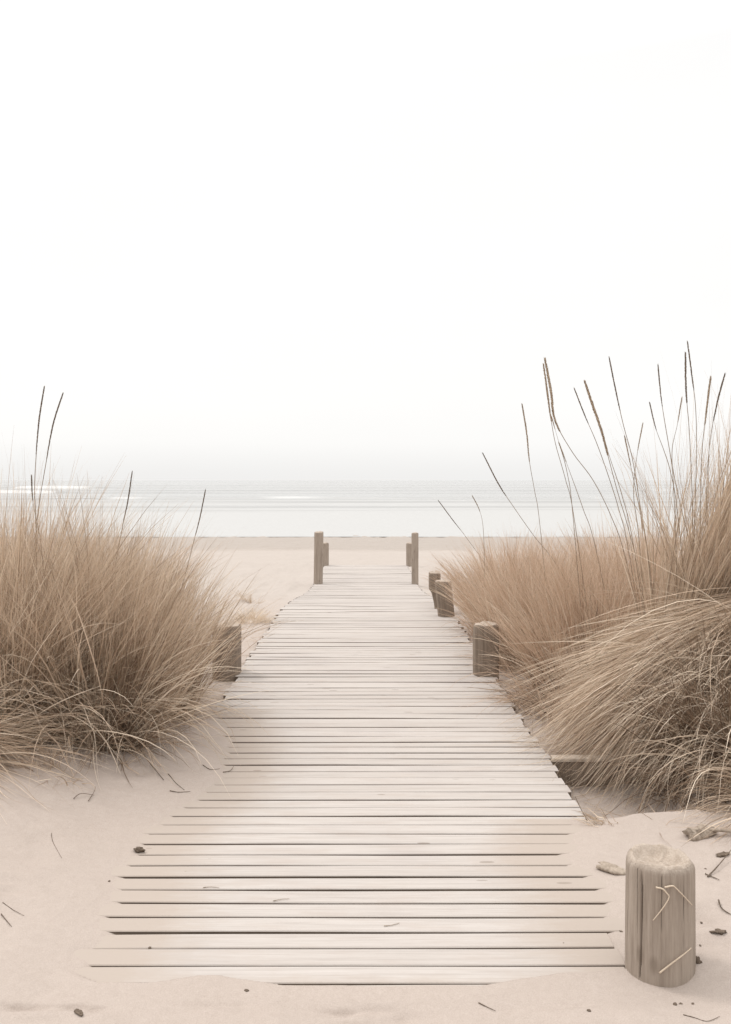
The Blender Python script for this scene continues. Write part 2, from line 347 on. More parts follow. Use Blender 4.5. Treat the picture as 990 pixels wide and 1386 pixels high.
# ------------------------------------------------------------------ boardwalk
walk = tag(empty('boardwalk', (0, DECK_Y0, 0)), 'bleached plank boardwalk running through the dune grass down to the beach', 'boardwalk')
def build_deck():
    V = []; Fc = []; SIDE = []; y = DECK_Y0; k = 0; NS = 34
    while y < DECK_Y1:
        gap = random.choice([.006, .009, .010, .011, .012, .013, .014]) if y < 4.6 else random.choice([.006, .008, .010, .012, .014, .018, .026])
        pitch = .0995 if y < 4.6 else random.uniform(.088, .112)
        wdt = pitch - gap
        l, r = -HW + random.uniform(-.025, .02), HW + random.uniform(-.02, .025)
        if y < 2.83: r = .85 + random.uniform(-.01, .01)
        if y > 16: l += .01; r += .0
        z0 = float(deckz(y + wdt / 2)) + random.uniform(-.0025, .0025) * (.3 if y < 4.6 else 1); tilt = random.gauss(0, .012 if y > 4.6 else .005) + float((deckz(y + .05) - deckz(y - .05)) / .1); roll = random.gauss(0, .0012)
        yaw = random.gauss(0, .0012); c = .003; th = .036
        prof = [(0, -th), (0, -c), (c, 0), (wdt * .5, .0012), (wdt - c, 0), (wdt, -c), (wdt, -th)]
        np_ = len(prof); b0 = len(V); ph = random.uniform(0, 99)
        for i in range(NS + 1):
            x = l + (r - l) * i / NS
            wob = .0022 * float(vnoise(x * 1.7 + ph, ph)); wz = .0025 * float(vnoise(x * 1.3 + ph, ph + 7))
            for (py, pz) in prof:
                V.append((x, y - DECK_Y0 + py + yaw * x + wob, z0 + pz + (py - wdt / 2) * tilt + roll * x + wz))
        for i in range(NS):
            for j in range(np_):
                a_, b_ = b0 + i * np_ + j, b0 + i * np_ + (j + 1) % np_
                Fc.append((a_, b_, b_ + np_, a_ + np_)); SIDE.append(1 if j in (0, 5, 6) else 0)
        SIDE += [0, 0]; Fc.append(tuple(b0 + j for j in range(np_))[::-1]); Fc.append(tuple(b0 + NS * np_ + j for j in range(np_)))
        y += pitch; k += 1
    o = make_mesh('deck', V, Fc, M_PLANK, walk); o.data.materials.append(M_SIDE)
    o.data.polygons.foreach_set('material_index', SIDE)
    co = np.array(V); x = co[:, 0]; y = co[:, 1] + DECK_Y0                 # blown sand on the boards where the drifts lap over them
    dl = x - np.interp(y, LY, LX); dr = np.interp(y, RY, RX) - x
    du = np.where(y < 5.7, 1.3 * (1 - ss(-.02, .62, dl)), 0); du = np.maximum(du, np.where(y < 3.85, 1.3 * (1 - ss(-.02, .62, dr)), 0)); du = np.maximum(du, .75 * (1 - ss(2.56, 2.68, y)))
    at_ = o.data.attributes.new('sand_dust', 'FLOAT', 'POINT'); at_.data.foreach_set('value', du.astype(np.float32))
    return o
build_deck()
for s in (-1, 1):                                                     # side beams carrying the planks
    V = []; Fc = []; yy = np.concatenate([np.linspace(3.0, 9, 13), np.linspace(9.5, DECK_Y1 - .1, 26)])
    for i, y in enumerate(yy):
        z = float(deckz(y)) - .042
        for (dx, dz) in ((-.035, 0), (.035, 0), (.035, -.16), (-.035, -.16)): V.append((s * .985 + dx, y - DECK_Y0, z + dz))
        if i:
            for j in range(4): Fc.append((4 * i - 4 + j, 4 * i - 4 + (j + 1) % 4, 4 * i + (j + 1) % 4, 4 * i + j))
    Fc.append((0, 3, 2, 1)); n = len(V); Fc.append((n - 4, n - 3, n - 2, n - 1))
    make_mesh('side_beam', V, Fc, M_BEAM, walk)

# ------------------------------------------------------------------ posts
def post(x, y, rad, ztop, label, mat=M_POST, zbot=None, shape=None, square=2.0, crack=None, lean=(0, 0), cap='flat', seed=0, nseg=64):
    g = float(ground(x, y)) if zbot is None else zbot
    root = tag(empty('wooden_post', (x, y, g)), label, 'post', 'wooden posts along the boardwalk')
    H = ztop - g; base = -.28
    zs = [base, 0] + list(np.linspace(0, 1, 22)[1:-1] * (H - .018)) + [H - .018, H - .010, H - .004, H]
    ins = [1] * (len(zs) - 4) + [1.0, .985, .955, .90]
    V = []; Fc = []
    for zi, (z, k) in enumerate(zip(zs, ins)):
        t = max(0, z / H); sr, ox = (shape(t) if shape else (1, 0))
        for j in range(nseg):
            a = 2 * math.pi * j / nseg; ca, sa = math.cos(a), math.sin(a)
            q = (abs(ca) ** square + abs(sa) ** square) ** (-1 / square)
            r = rad * sr * k * q * (1 + .022 * float(vnoise(a * 1.9 + seed, t * 1.3 + seed)) + .012 * float(vnoise(ca * 9 + seed, sa * 9 + t * .8)))
            if crack:
                ang, wid, dep, t0, t1 = crack
                ac = ang + .03 * float(vnoise(t * 4, seed)); da = abs((a - ac + math.pi) % (2 * math.pi) - math.pi)
                if da < wid and t0 < t < t1: r -= dep * rad * (1 - da / wid) * min(1, (t1 - t) * 7)
            zz = z + (.012 * float(vnoise(ca * 1.5 + seed, sa * 1.5)) if zi >= len(zs) - 4 else 0)
            V.append((ox + r * ca + lean[0] * t * H, r * sa + lean[1] * t * H, zz))
    L = len(zs)
    for i in range(L - 1):
        for j in range(nseg):
            a_, b_ = i * nseg + j, i * nseg + (j + 1) % nseg
            Fc.append((a_, b_, b_ + nseg, a_ + nseg))
    Fc.append(tuple(range(nseg))[::-1])
    make_mesh('shaft', V, Fc, mat, root, smooth=True)
    # end grain: dished and worn on the big post, slightly domed on others
    top = V[-nseg:]; sr, ox = shape(1) if shape else (1, 0); cx, cy = ox + lean[0] * H, lean[1] * H
    V2 = []; F2 = []; prof = [(1.0, 0), (.95, .007), (.86, .006), (.72, -.012), (.5, -.022), (.25, -.026)] if cap == 'dish' else [(1.0, 0), (.9, .004), (.6, .009), (.3, .011)]
    for (k, dz) in prof:
        for (vx, vy, vz) in top:
            V2.append((cx + (vx - cx) * k, cy + (vy - cy) * k, vz + dz + (.004 * float(vnoise(vx * 90 * k + seed, vy * 90 * k)) if k < 1 else 0)))
    for i in range(len(prof) - 1):
        for j in range(nseg):
            a_, b_ = i * nseg + j, i * nseg + (j + 1) % nseg; F2.append((a_, b_, b_ + nseg, a_ + nseg))
    F2.append(tuple((len(prof) - 1) * nseg + j for j in range(nseg)))
    make_mesh('end_grain', V2, F2, M_END, root, smooth=True)
    return root

P0 = (.962, 2.66)
post(P0[0], P0[1], .106, .365, 'thick pale cracked post standing in the sand at the front of the boardwalk', M_POST,
     shape=lambda t: (1.0 + .02 * (1 - t), 0), crack=(R(-90 - 51), .030, .34, .02, .95), cap='dish', seed=3, nseg=288, lean=(.005, 0))
post(.995, 6.72, .105, .41, 'stout round-topped post on the right edge of the boardwalk, nearest the big drooping grass', M_POSTD, zbot=0, shape=lambda t: (1 - .10 * max(0, t - .75) * 4 * .6, 0), square=2.6, seed=8)
post(.955, 9.6, .098, .41, 'short post at the boardwalk edge touching a thinner notched post', M_POSTD, zbot=0, square=2.5, seed=15, lean=(-.10, 0))
post(.875, 10.3, .075, .435, 'thin notched post that narrows towards its foot beside a stouter short post', M_POSTD, zbot=float(deckz(10.3)),
     shape=lambda t: (.62 + .38 * float(ss(.42, .56, t)), .045 * (1 - float(ss(.0, .6, t)))), square=3, seed=21)
post(-1.15, 6.75, .112, .395, 'broad post half hidden behind the left grass at the boardwalk edge', M_POSTD, square=4, seed=27)
post(-.96, 16.5, .092, float(at(0, 720, 16.5).z), 'tall slim post at the far left end of the boardwalk', M_POST, zbot=float(deckz(16.5)), seed=33, lean=(.012, 0))
post(1.005, 16.5, .070, float(at(0, 721.5, 16.5).z), 'tall thin post at the far right end of the boardwalk', M_POST, zbot=float(deckz(16.5)), seed=39)
post(-1.03, 20.6, .10, float(at(0, 735, 20.6).z), 'low post behind the tall left end post', M_POST, zbot=float(deckz(20.6)), seed=45)
post(1.13, 20.6, .10, float(at(0, 735, 20.6).z), 'low post behind the tall right end post', M_POST, zbot=float(deckz(20.6)), seed=51)

# retaining board across the dip beside the boardwalk
rb = tag(empty('retaining_board', (1.30, 4.66, -.25)), 'dark wooden retaining board set crosswise under the drooping grass', 'board')
def box(name, x0, x1, y0, y1, z0, z1, mat, parent, c=.006, nx=8, wob=.004):
    V = []; Fc = []; prof = [(y0, z0), (y1, z0), (y1, z1 - c), (y1 - c, z1), (y0 + c, z1), (y0, z1 - c)]
    for i in range(nx + 1):
        x = x0 + (x1 - x0) * i / nx
        for (py, pz) in prof: V.append((x, py + wob * float(vnoise(x * 3, 1)), pz + wob * float(vnoise(x * 3, 5)) * (pz > z0)))
    n = len(prof)
    for i in range(nx):
        for j in range(n): Fc.append((i * n + j, i * n + (j + 1) % n, (i + 1) * n + (j + 1) % n, (i + 1) * n + j))
    Fc.append(tuple(range(n))); Fc.append(tuple(nx * n + j for j in range(n))[::-1])
    return make_mesh(name, V, Fc, mat, parent)
box('face_board', -.23, .30, -.02, .02, -.1, .245, M_POSTD, rb)
box('cap_strip', -.235, .26, -.034, .03, .247, .264, M_CAP, rb)

# ------------------------------------------------------------------ grass
def blade_set(roots, az, th0, bend, L, w, segs=7, power=1.5, curl=None, twist=None, taper=.55):
    n = len(az); t = np.linspace(0, 1, segs + 1)
    curl = RNG.normal(0, .35, n) if curl is None else curl
    tm = (t[:-1] + t[1:]) / 2
    th = th0[:, None] + bend[:, None] * tm[None] ** power
    aa = az[:, None] + curl[:, None] * tm[None] + .12 * np.sin(tm[None] * 9 + RNG.random((n, 1)) * 6.3) * RNG.random((n, 1))
    d = np.stack([np.sin(th) * np.cos(aa), np.sin(th) * np.sin(aa), np.cos(th)], -1)
    P = np.concatenate([np.zeros((n, 1, 3)), np.cumsum(d * (L / segs)[:, None, None], 1)], 1) + roots[:, None, :]
    gz = ground(P[..., 0], P[..., 1]) + .004 + .012 * RNG.random((n, 1))
    ondeck = (np.abs(P[..., 0]) < HW + .03) & (P[..., 1] > DECK_Y0)
    gz = np.where(ondeck, np.maximum(gz, deckz(P[..., 1]) + .008), gz)
    P[..., 2] = np.where(t[None] > .01, np.maximum(P[..., 2], gz), P[..., 2])
    dd = np.concatenate([d, d[:, -1:]], 1)
    u = np.stack([-np.sin(az), np.cos(az), 0 * az], -1)[:, None, :] + 0 * dd
    v = np.cross(dd, u); ra = (RNG.random(n) * math.pi if twist is None else twist)[:, None, None]
    side = u * np.cos(ra) + v * np.sin(ra)
    prof = np.clip((1 - t) ** taper, .10, 1); prof[0] = .8
    off = side * (w[:, None] * prof[None] * .5)[..., None]
    V = np.stack([P - off, P + off], 2).reshape(-1, 3)
    k = np.arange(segs); b = (np.arange(n) * (segs + 1) * 2)[:, None] + 2 * k[None]
    Q = np.stack([b, b + 1, b + 3, b + 2], -1).reshape(-1, 4)
    return V, Q
def join(sets):
    Vs = []; Qs = []; o = 0
    for V, Q in sets: Vs.append(V); Qs.append(Q + o); o += len(V)
    return np.concatenate(Vs), np.concatenate(Qs)
def locks(n, per):                                                       # leaves grow in small shoots that share a direction
    k = max(3, n // per); return RNG.integers(0, k, n), k
def roots_disk(cx, cy, r, n, squash=1.0, lk=None, k=0, spread=.022):
    m = n if lk is None else k
    a = RNG.random(m) * 2 * math.pi; q = np.sqrt(RNG.random(m)) * r
    if lk is not None: a = a[lk]; q = q[lk]
    x = cx + q * np.cos(a); y = cy + q * np.sin(a) * squash
    if lk is not None: x = x + RNG.normal(0, spread, n); y = y + RNG.normal(0, spread, n)
    return np.stack([x, y, ground(x, y) - .02], -1), a, q / r
def tuft(cx, cy, r, n, Lr, fan=.45, lean=(0, 0), droop=.6, w=.0036, lsd=.16, segs=7, squash=1.0, jit=.13, per=16):
    lk, k = locks(n, per); P, a, q = roots_disk(cx, cy, r, n, squash, lk, k)
    jx = RNG.normal(0, jit, k)[lk] + RNG.normal(0, jit * .5, n); jy = RNG.normal(0, jit, k)[lk] + RNG.normal(0, jit * .5, n)
    vx = np.cos(a) * q * fan + jx + lean[0]; vy = np.sin(a) * q * fan + jy + lean[1]
    az = np.arctan2(vy, vx); th0 = np.hypot(vx, vy)
    L = Lr * np.clip(1 + RNG.normal(0, lsd * .7, k)[lk] + RNG.normal(0, lsd * .7, n), .35, 1.4) * (1 - .18 * q ** 2)
    bend = droop * np.abs(RNG.normal(.75, .45, k)[lk] + RNG.normal(0, .3, n)) * (.6 + .8 * q)
    return blade_set(P, az, th0, bend, L, w * (.35 + 1.3 * RNG.random(n) ** 1.5), segs)
def thatch(cx, cy, r, n, Lr, w=.0035):                                # bent, tangled dead leaves round the foot
    P, a, q = roots_disk(cx, cy, r, n)
    az = a + RNG.normal(0, 1.0, n); th0 = np.abs(RNG.normal(.55, .35, n)); L = Lr * (.5 + RNG.random(n) * .9)
    return blade_set(P, az, th0, np.abs(RNG.normal(1.5, .6, n)), L, w * (.35 + 1.3 * RNG.random(n) ** 1.5), 7, 1.1, RNG.normal(0, .8, n))
def strands(cx, cy, r, n, Lr, az0, azs, th0, ths, bend, bs, w=.0038, segs=9, power=1.0, per=14):
    lk, k = locks(n, per); P, a, q = roots_disk(cx, cy, r, n, 1.0, lk, k)
    g = lambda m, sd: RNG.normal(m, sd * .95, k)[lk] + RNG.normal(0, sd * .45, n)
    return blade_set(P, g(az0, azs), np.abs(g(th0, ths)), g(bend, bs), Lr * ((.72 + .42 * RNG.random(k))[lk] + .3 * (RNG.random(n) - .5)), w * (.35 + 1.3 * RNG.random(n) ** 1.5), segs, power)
def wisps(cx, cy, r, n, Lr, lean=(0, 0), w=.0026):                       # longer thin leaves standing above the mass
    return tuft(cx, cy, r, n, Lr, .5, lean, .5, w, .12, 8)

def tussock(x, y, label, sets, mat=M_GRASS, straw=None, dead=None, name='grass_tussock', cat='dune grass', group='dry grass tussocks beside the boardwalk'):
    root = tag(empty(name, (x, y, float(ground(x, y)))), label, cat, group)
    V, Q = join(sets); o = quads_mesh('leaves', V - np.array(root.location), Q, mat, root)
    if straw:
        V, Q = join(straw); quads_mesh('pale_straws', V - np.array(root.location), Q, M_STRAW, root)
    if dead:
        V, Q = join(dead); quads_mesh('shade_toned_dead_leaves', V - np.array(root.location), Q, M_DEAD, root)
    return root

T = {}
# left of the walk
T['A'] = tussock(-2.15, 5.0, 'large tan grass tussock at the left border, front row', [tuft(-2.2, 5.0, .42, 2300, 1.27, .36, (.05, 0), .5, .0058), thatch(-2.15, 4.85, .45, 800, .8, .005), wisps(-2.2, 5.0, .35, 90, 1.50)],
                 straw=[strands(-2.25, 4.72, .3, 150, 1.1, R(5), .6, .6, .25, .8, .4, .0066, per=4), tuft(-2.2, 4.8, .35, 170, 1.15, .4, (.05, 0), .5, .006, per=5)],
                 dead=[thatch(-2.2, 4.78, .32, 600, .5, .006), tuft(-2.2, 4.85, .36, 420, .8, .35, (0, 0), .5, .006)])
T['B'] = tussock(-1.6, 4.9, 'tangled front tussock with a dark hollow at its foot, left of the walk', [tuft(-1.62, 4.98, .34, 1900, 1.13, .33, (.02, 0), .5, .0056), thatch(-1.55, 4.82, .34, 700, .7, .005), wisps(-1.6, 5.0, .3, 50, 1.40)],
                 straw=[strands(-1.62, 4.72, .3, 170, .95, R(5), 1.1, .65, .25, 1.1, .5, .0064, per=4), tuft(-1.6, 4.8, .3, 110, 1.0, .4, (.05, 0), .5, .0056)],
                 dead=[thatch(-1.55, 4.72, .26, 700, .45, .006), tuft(-1.6, 4.8, .3, 420, .75, .4, (0, 0), .5, .006)])
T['C'] = tussock(-1.38, 5.6, 'upright tussock hugging the left boardwalk edge before the broad post', [tuft(-1.45, 5.6, .25, 1800, .98, .28, (-.03, 0), .35, .0054), thatch(-1.38, 5.45, .22, 380, .42, .0045), wisps(-1.42, 5.7, .2, 24, 1.1, (.12, 0))],
                 straw=[strands(-1.45, 5.4, .2, 45, .85, R(15), .5, .4, .2, .7, .4, .0055), tuft(-1.46, 5.5, .24, 130, .98, .28, (0, 0), .4, .0058, per=4)],
                 dead=[tuft(-1.46, 5.5, .24, 320, .65, .3, (0, 0), .4, .006)])
T['D'] = tussock(-2.75, 6.3, 'tall tussock behind the left front row, near the photo border', [tuft(-2.75, 6.3, .5, 2000, 1.2, .34, (0, 0), .4, .0052), wisps(-2.7, 6.3, .4, 90, 1.42)])
T['E'] = tussock(-1.85, 6.45, 'full feathery tussock behind the tangled left one', [tuft(-1.98, 6.45, .40, 2000, 1.06, .30, (.0, 0), .4, .0052), wisps(-1.85, 6.45, .35, 60, 1.3, (.08, 0))])
T['F'] = tussock(-3.5, 7.6, 'rearmost tussock of the left bank, seen at the border', [tuft(-3.5, 7.6, .6, 1600, 1.22, .35, (0, 0), .4, .005), wisps(-3.4, 7.6, .5, 60, 1.45)], M_GRASSB)
T['G'] = tussock(-2.3, 7.9, 'thin rear tussock on the left whose leaves fan out over the beach', [tuft(-2.4, 7.9, .4, 1000, 1.0, .4, (.0, 0), .45, .005), wisps(-2.2, 7.9, .3, 45, 1.2, (.28, 0))], M_GRASSB)
T['H'] = tussock(-2.25, 4.12, 'low sprawling tuft in the lower left corner of the grass, leaves trailing onto sand',
                 [strands(-2.25, 4.15, .22, 480, .75, R(-25), .5, .75, .25, 1.1, .4, .005), thatch(-2.2, 4.2, .22, 250, .5, .0045)])
# right of the walk
T['K'] = tussock(1.8, 6.1, 'reddish tan tussock just behind the drooping grass on the right', [tuft(1.75, 6.2, .44, 2300, .96, .34, (-.04, 0), .45, .0052), thatch(1.55, 5.9, .42, 900, .6, .0048)], M_GRASSB,
                 straw=[strands(1.7, 5.9, .3, 110, .9, R(170), 1.0, .5, .25, 1.0, .4, .0058, per=4), tuft(1.7, 6.0, .38, 190, .95, .36, (-.03, 0), .45, .006, per=4)],
                 dead=[tuft(1.7, 6.0, .4, 420, .7, .36, (0, 0), .5, .006), thatch(1.45, 5.9, .35, 260, .45, .005)])
T['L'] = tussock(1.6, 7.35, 'tussock behind the stout round-topped post on the right', [tuft(1.6, 7.35, .42, 2300, .94, .34, (-.03, 0), .4, .0052), thatch(1.4, 7.2, .3, 420, .5, .0048), wisps(1.6, 7.3, .35, 25, 1.05, (-.1, 0))], M_GRASSB,
                 straw=[strands(1.5, 7.2, .3, 60, .8, R(190), .8, .5, .25, .9, .4, .006, per=4), tuft(1.55, 7.2, .38, 180, .92, .36, (-.03, 0), .45, .0065, per=4)],
                 dead=[tuft(1.6, 7.2, .4, 360, .7, .36, (0, 0), .5, .006)])
T['M'] = tussock(1.7, 8.7, 'soft tan tussock beside the two short posts', [tuft(1.65, 8.7, .46, 2000, .92, .38, (-.05, 0), .45, .0052), thatch(1.45, 8.6, .35, 300, .5, .005), wisps(1.6, 8.7, .35, 25, 1.0, (-.1, 0))], M_GRASSB,
                 straw=[tuft(1.6, 8.6, .4, 170, .88, .42, (-.04, 0), .5, .007, per=4)],
                 dead=[tuft(1.65, 8.6, .4, 260, .7, .4, (0, 0), .5, .006)])
T['N'] = tussock(1.85, 10.4, 'farthest tussock on the right where the grass meets the beach', [tuft(1.8, 10.4, .5, 1700, .84, .5, (-.08, 0), .5, .0055), wisps(1.7, 10.3, .4, 30, .95, (-.15, 0))], M_GRASSB,
                 straw=[tuft(1.75, 10.3, .42, 150, .82, .45, (-.05, 0), .5, .0075, per=4)])
T['O'] = tussock(2.85, 7.5, 'dense tussock at the middle of the right bank, under the seed stalks', [tuft(2.75, 7.5, .6, 2300, .94, .34, (0, 0), .4, .0052), wisps(2.7, 7.5, .5, 30, 1.1)], M_GRASSB,
                 straw=[tuft(2.65, 7.3, .5, 220, .92, .4, (0, 0), .5, .0068, per=4)],
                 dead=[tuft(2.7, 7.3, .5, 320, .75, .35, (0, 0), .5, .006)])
T['P'] = tussock(3.1, 9.8, 'rear tussock along the skyline of the right bank', [tuft(3.0, 9.8, .75, 2000, .93, .34, (0, 0), .4, .0055), wisps(3.0, 9.8, .6, 25, 1.05)], M_GRASSB)
T['R'] = tussock(2.05, 5.3, 'tallest upright tussock fanning up at the right border', [tuft(2.06, 5.35, .19, 2000, 1.66, .24, (.34, 0), .3, .0066, lsd=.2, jit=.10), tuft(2.5, 5.4, .3, 1400, 1.66, .3, (.25, 0), .35, .0064, lsd=.2, jit=.10), thatch(2.05, 5.2, .25, 200, .6, .005), wisps(2.2, 5.3, .25, 60, 1.85, (.2, 0)), wisps(1.95, 5.3, .12, 22, 1.3, (-.20, 0))],
                 straw=[strands(2.05, 5.15, .2, 220, 1.55, R(3), .35, .45, .18, .5, .25, .007)])
T['S'] = tussock(2.45, 4.95, 'great drooping tussock sweeping leftwards over the boardwalk edge',
                 [strands(2.45, 4.97, .26, 2600, 1.38, R(187), .15, 1.74, .11, .62, .16, .0062, power=.9), strands(2.34, 5.0, .22, 700, 1.05, R(190), .3, 1.6, .2, .75, .25, .006, power=.8)],
                 straw=[strands(2.43, 4.93, .27, 600, 1.38, R(187), .2, 1.72, .14, .62, .2, .0072, power=.9, per=6), strands(2.30, 4.7, .2, 60, 1.2, R(190), .6, .9, .3, 1.2, .4, .0066, per=3)],
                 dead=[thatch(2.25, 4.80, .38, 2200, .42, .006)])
T['T'] = tussock(1.88, 4.2, 'ragged front tussock below the drooping one, leaves hanging to the sand',
                 [strands(2.05, 4.35, .26, 240, .78, R(215), .6, .5, .25, 1.7, .5, .0055), strands(1.92, 3.72, .15, 240, .55, R(205), .6, .6, .25, 1.5, .5, .005), strands(1.98, 4.0, .16, 160, .45, R(215), .6, .6, .25, 1.5, .5, .005)],
                 straw=[strands(2.05, 4.35, .32, 220, .85, R(225), .6, .5, .25, 1.7, .5, .006, per=3), tuft(1.95, 4.15, .26, 70, .5, .5, (0, -.1), .9, .005, per=3)],
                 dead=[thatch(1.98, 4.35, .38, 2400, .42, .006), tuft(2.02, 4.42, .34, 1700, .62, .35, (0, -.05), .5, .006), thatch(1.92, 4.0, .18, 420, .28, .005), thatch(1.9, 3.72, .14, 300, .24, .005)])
# small things on the left sand and beach
tussock(-1.36, 9.4, 'low yellowish tuft against the boardwalk edge, beyond the broad post', [thatch(-1.32, 9.4, .2, 420, .22), tuft(-1.35, 9.4, .18, 160, .2, .6)], M_STRAW, name='grass_tuft')
tussock(-1.62, 11.6, 'faint lone wispy tuft on the open sand left of the walk', [tuft(-1.62, 11.6, .16, 60, .34, .7, (-.1, 0), .5), thatch(-1.6, 11.6, .15, 60, .16)], M_STRAW, name='grass_tuft')
tussock(-1.58, 4.12, 'sparse sprout of short blades poking from the left sand', [tuft(-1.6, 4.14, .09, 40, .16, .9, (.1, -.1), .9, .0032), thatch(-1.55, 4.1, .14, 40, .16)], M_GRASS, name='grass_sprout')
tussock(1.16, 3.72, 'few dark short stubble blades in the sand right of the walk', [tuft(1.16, 3.72, .10, 34, .12, .7, (-.25, 0), .5, .0045)], M_GRASS, name='grass_sprout')

# loose straw: along the deck edges and under the tussocks
def litter(name, boxes, n, Lr, mat):
    sets = []
    for (x0, x1, y0, y1) in boxes:
        x = RNG.uniform(x0, x1, n); y = RNG.uniform(y0, y1, n); z = ground(x, y) + .004
        z = np.where((np.abs(x) < HW) & (y > DECK_Y0), np.maximum(z, deckz(y) + .01), z)
        sets.append(blade_set(np.stack([x, y, z], -1), RNG.random(n) * 6.28, RNG.normal(1.40, .12, n), RNG.normal(.1, .2, n), Lr * (.4 + RNG.random(n)), np.full(n, .003), 5))
    V, Q = join(sets); o = quads_mesh(name, V, Q, mat); tag(o, 'dry straw litter scattered at the foot of the grass', 'straw litter', kind='stuff')
litter('straw_litter', [(-1.32, -.98, 6.6, 9.2), (-2.3, -1.1, 4.35, 4.75), (-1.3, -1.0, 5.0, 6.4), (1.3, 2.2, 3.5, 4.1), (1.12, 1.7, 3.95, 4.6)], 75, .20, M_GRASS)

# ------------------------------------------------------------------ seed stalks (parts of their tussocks)
def tube(pts, rad, ns=6):
    V = []; Fc = []; n = len(pts)
    for i, p in enumerate(pts):
        d = (pts[min(i + 1, n - 1)] - pts[max(i - 1, 0)]).normalized()
        u = d.cross(Vector((0, 1, 0.2))).normalized(); v = d.cross(u)
        for j in range(ns):
            a = 2 * math.pi * j / ns; V.append(p + (u * math.cos(a) + v * math.sin(a)) * rad[i])
        if i:
            for j in range(ns): Fc.append(((i - 1) * ns + j, (i - 1) * ns + (j + 1) % ns, i * ns + (j + 1) % ns, i * ns + j))
    Fc.append(tuple(range(ns))[::-1]); Fc.append(tuple((n - 1) * ns + j for j in range(ns)))
    return V, Fc
def spline(pts, n):
    out = []; m = len(pts) - 1
    for i in range(n + 1):
        s = i / n * m; k = min(int(s), m - 1); f = s - k
        p0, p1, p2, p3 = pts[max(k - 1, 0)], pts[k], pts[k + 1], pts[min(k + 2, m)]
        out.append(.5 * ((2 * p1) + (p2 - p0) * f + (2 * p0 - 5 * p1 + 4 * p2 - p3) * f * f + (3 * p1 - p0 - 3 * p2 + p3) * f ** 3))
    return out
def stalk(key, d, px, head, thick=1.0, dark=False, label=None, rooted=True, sr=.0022):
    """px: photo points from the tip downwards; head: share of the length that is seed head"""
    root = T[key]; o = Vector(root.location)
    pts = [at(a, b, d + .02 * i) for i, (a, b) in enumerate(px)]
    low = pts[-1]; dr_ = (low - pts[-2]); drop = max(.05, low.z - float(ground(low.x, low.y)))
    k_ = drop / max(.02, -dr_.z); gx_ = low.x + max(-.35, min(.35, dr_.x * k_ * .6)); gy_ = low.y + .04
    pts += [Vector((gx_, gy_, float(ground(gx_, gy_)) - .02))]
    top = spline(pts, 46); n = len(top)
    L = [0]
    for i in range(1, n): L.append(L[-1] + (top[i] - top[i - 1]).length)
    # stalk
    st = [p - o for p in top]; rr = [sr * (.25 + .75 * min(1, L[i] / .35)) for i in range(n)]
    V, Fc = tube(st, rr); s = make_mesh('seed_stalk', V, Fc, M_STALK, root, True)
    if label: s['label'] = label
    # seed head: slim spindle of overlapping scales
    hl = head; fine = spline(pts, 400); l = 0; hp = [fine[0]]
    for i in range(1, 401):
        l += (fine[i] - fine[i - 1]).length
        if l > hl: break
        hp.append(fine[i])
    if len(hp) > 4:
        rs = random.Random(len(T) + int(px[0][0])); m = len(hp); V = []; Fc = []
        core = [p - o for p in hp]; rad = [thick * .0046 * (math.sin(math.pi * min(1, (i + .6) / m) ** .8) ** .7 + .08) * .62 for i in range(m)]
        V, Fc = tube(core, rad)
        for i in range(2, m - 1, 1):
            d_ = (core[i - 1] - core[i]).normalized()
            for q in range(3):
                a = rs.random() * 6.28; u = d_.orthogonal().normalized(); v = d_.cross(u); oo = u * math.cos(a) + v * math.sin(a)
                sl = .012 + .012 * rs.random(); base_ = core[i] + oo * rad[i] * .7; tip = base_ + d_ * sl + oo * (.0014 + .0042 * rs.random() ** 2) * thick
                sd = d_.cross(oo) * .0014 * thick; b = len(V)
                mid = base_ + d_ * sl * .5 + oo * .002 * thick
                V += [base_, mid + sd, tip, mid - sd]; Fc.append((b, b + 1, b + 2, b + 3))
        make_mesh('seed_head', V, Fc, M_SEEDD if dark else M_SEED, s)
stalk('A', 4.9, [(60, 525), (53, 570), (49, 620), (47, 665), (49, 715)], .42, 1.0, True, 'dark upright stalk, taller of the left pair')
stalk('A', 4.95, [(85, 534), (72, 575), (62, 630), (53, 685), (48, 740)], .42, 1.0, True, 'dark stalk of the left pair leaning right')
stalk('A', 4.8, [(43, 646), (45, 680), (52, 715), (58, 760)], .15, .8, True)
stalk('E', 6.0, [(179, 640), (173, 680), (165, 718), (150, 800)], .40, 1.0, True, 'dark lone stalk over the middle of the left bank')
stalk('C', 5.7, [(278, 665), (271, 700), (262, 735), (245, 800), (225, 860)], .33, .9, True, 'slim stalk nearest the beach on the left')
stalk('N', 9.5, [(594, 678), (614, 705), (634, 731), (660, 770)], .44, 1.1, True, 'short dark stalk leaning left over the beach')
stalk('M', 8.0, [(640, 672), (649, 690), (654, 712), (656, 760)], .18, .9)
stalk('L', 6.8, [(654, 614), (675, 655), (694, 684), (722, 724), (760, 775)], .42, 1.2, True, 'dark stalk leaning left with beaded seed head')
stalk('L', 6.9, [(707, 548), (713, 585), (717, 625), (724, 665), (731, 710)], .50, 1.45, False, 'pale brown upright seed head')
stalk('K', 5.8, [(736, 494), (741, 530), (745, 560), (752, 600), (766, 650), (778, 705)], .42, 1.5, False, 'twin seed head, darker left one')
stalk('R', 5.1, [(738, 486), (746, 530), (752, 570), (775, 612), (803, 650), (828, 700), (848, 760)], .48, 1.8, False, 'thick pale seed head of the twin pair')
stalk('K', 5.9, [(747, 565), (757, 600), (768, 640), (776, 700)], .10, .8)
stalk('R', 5.2, [(778, 527), (793, 565), (808, 600), (824, 645), (838, 690), (852, 750)], .25, .9, True)
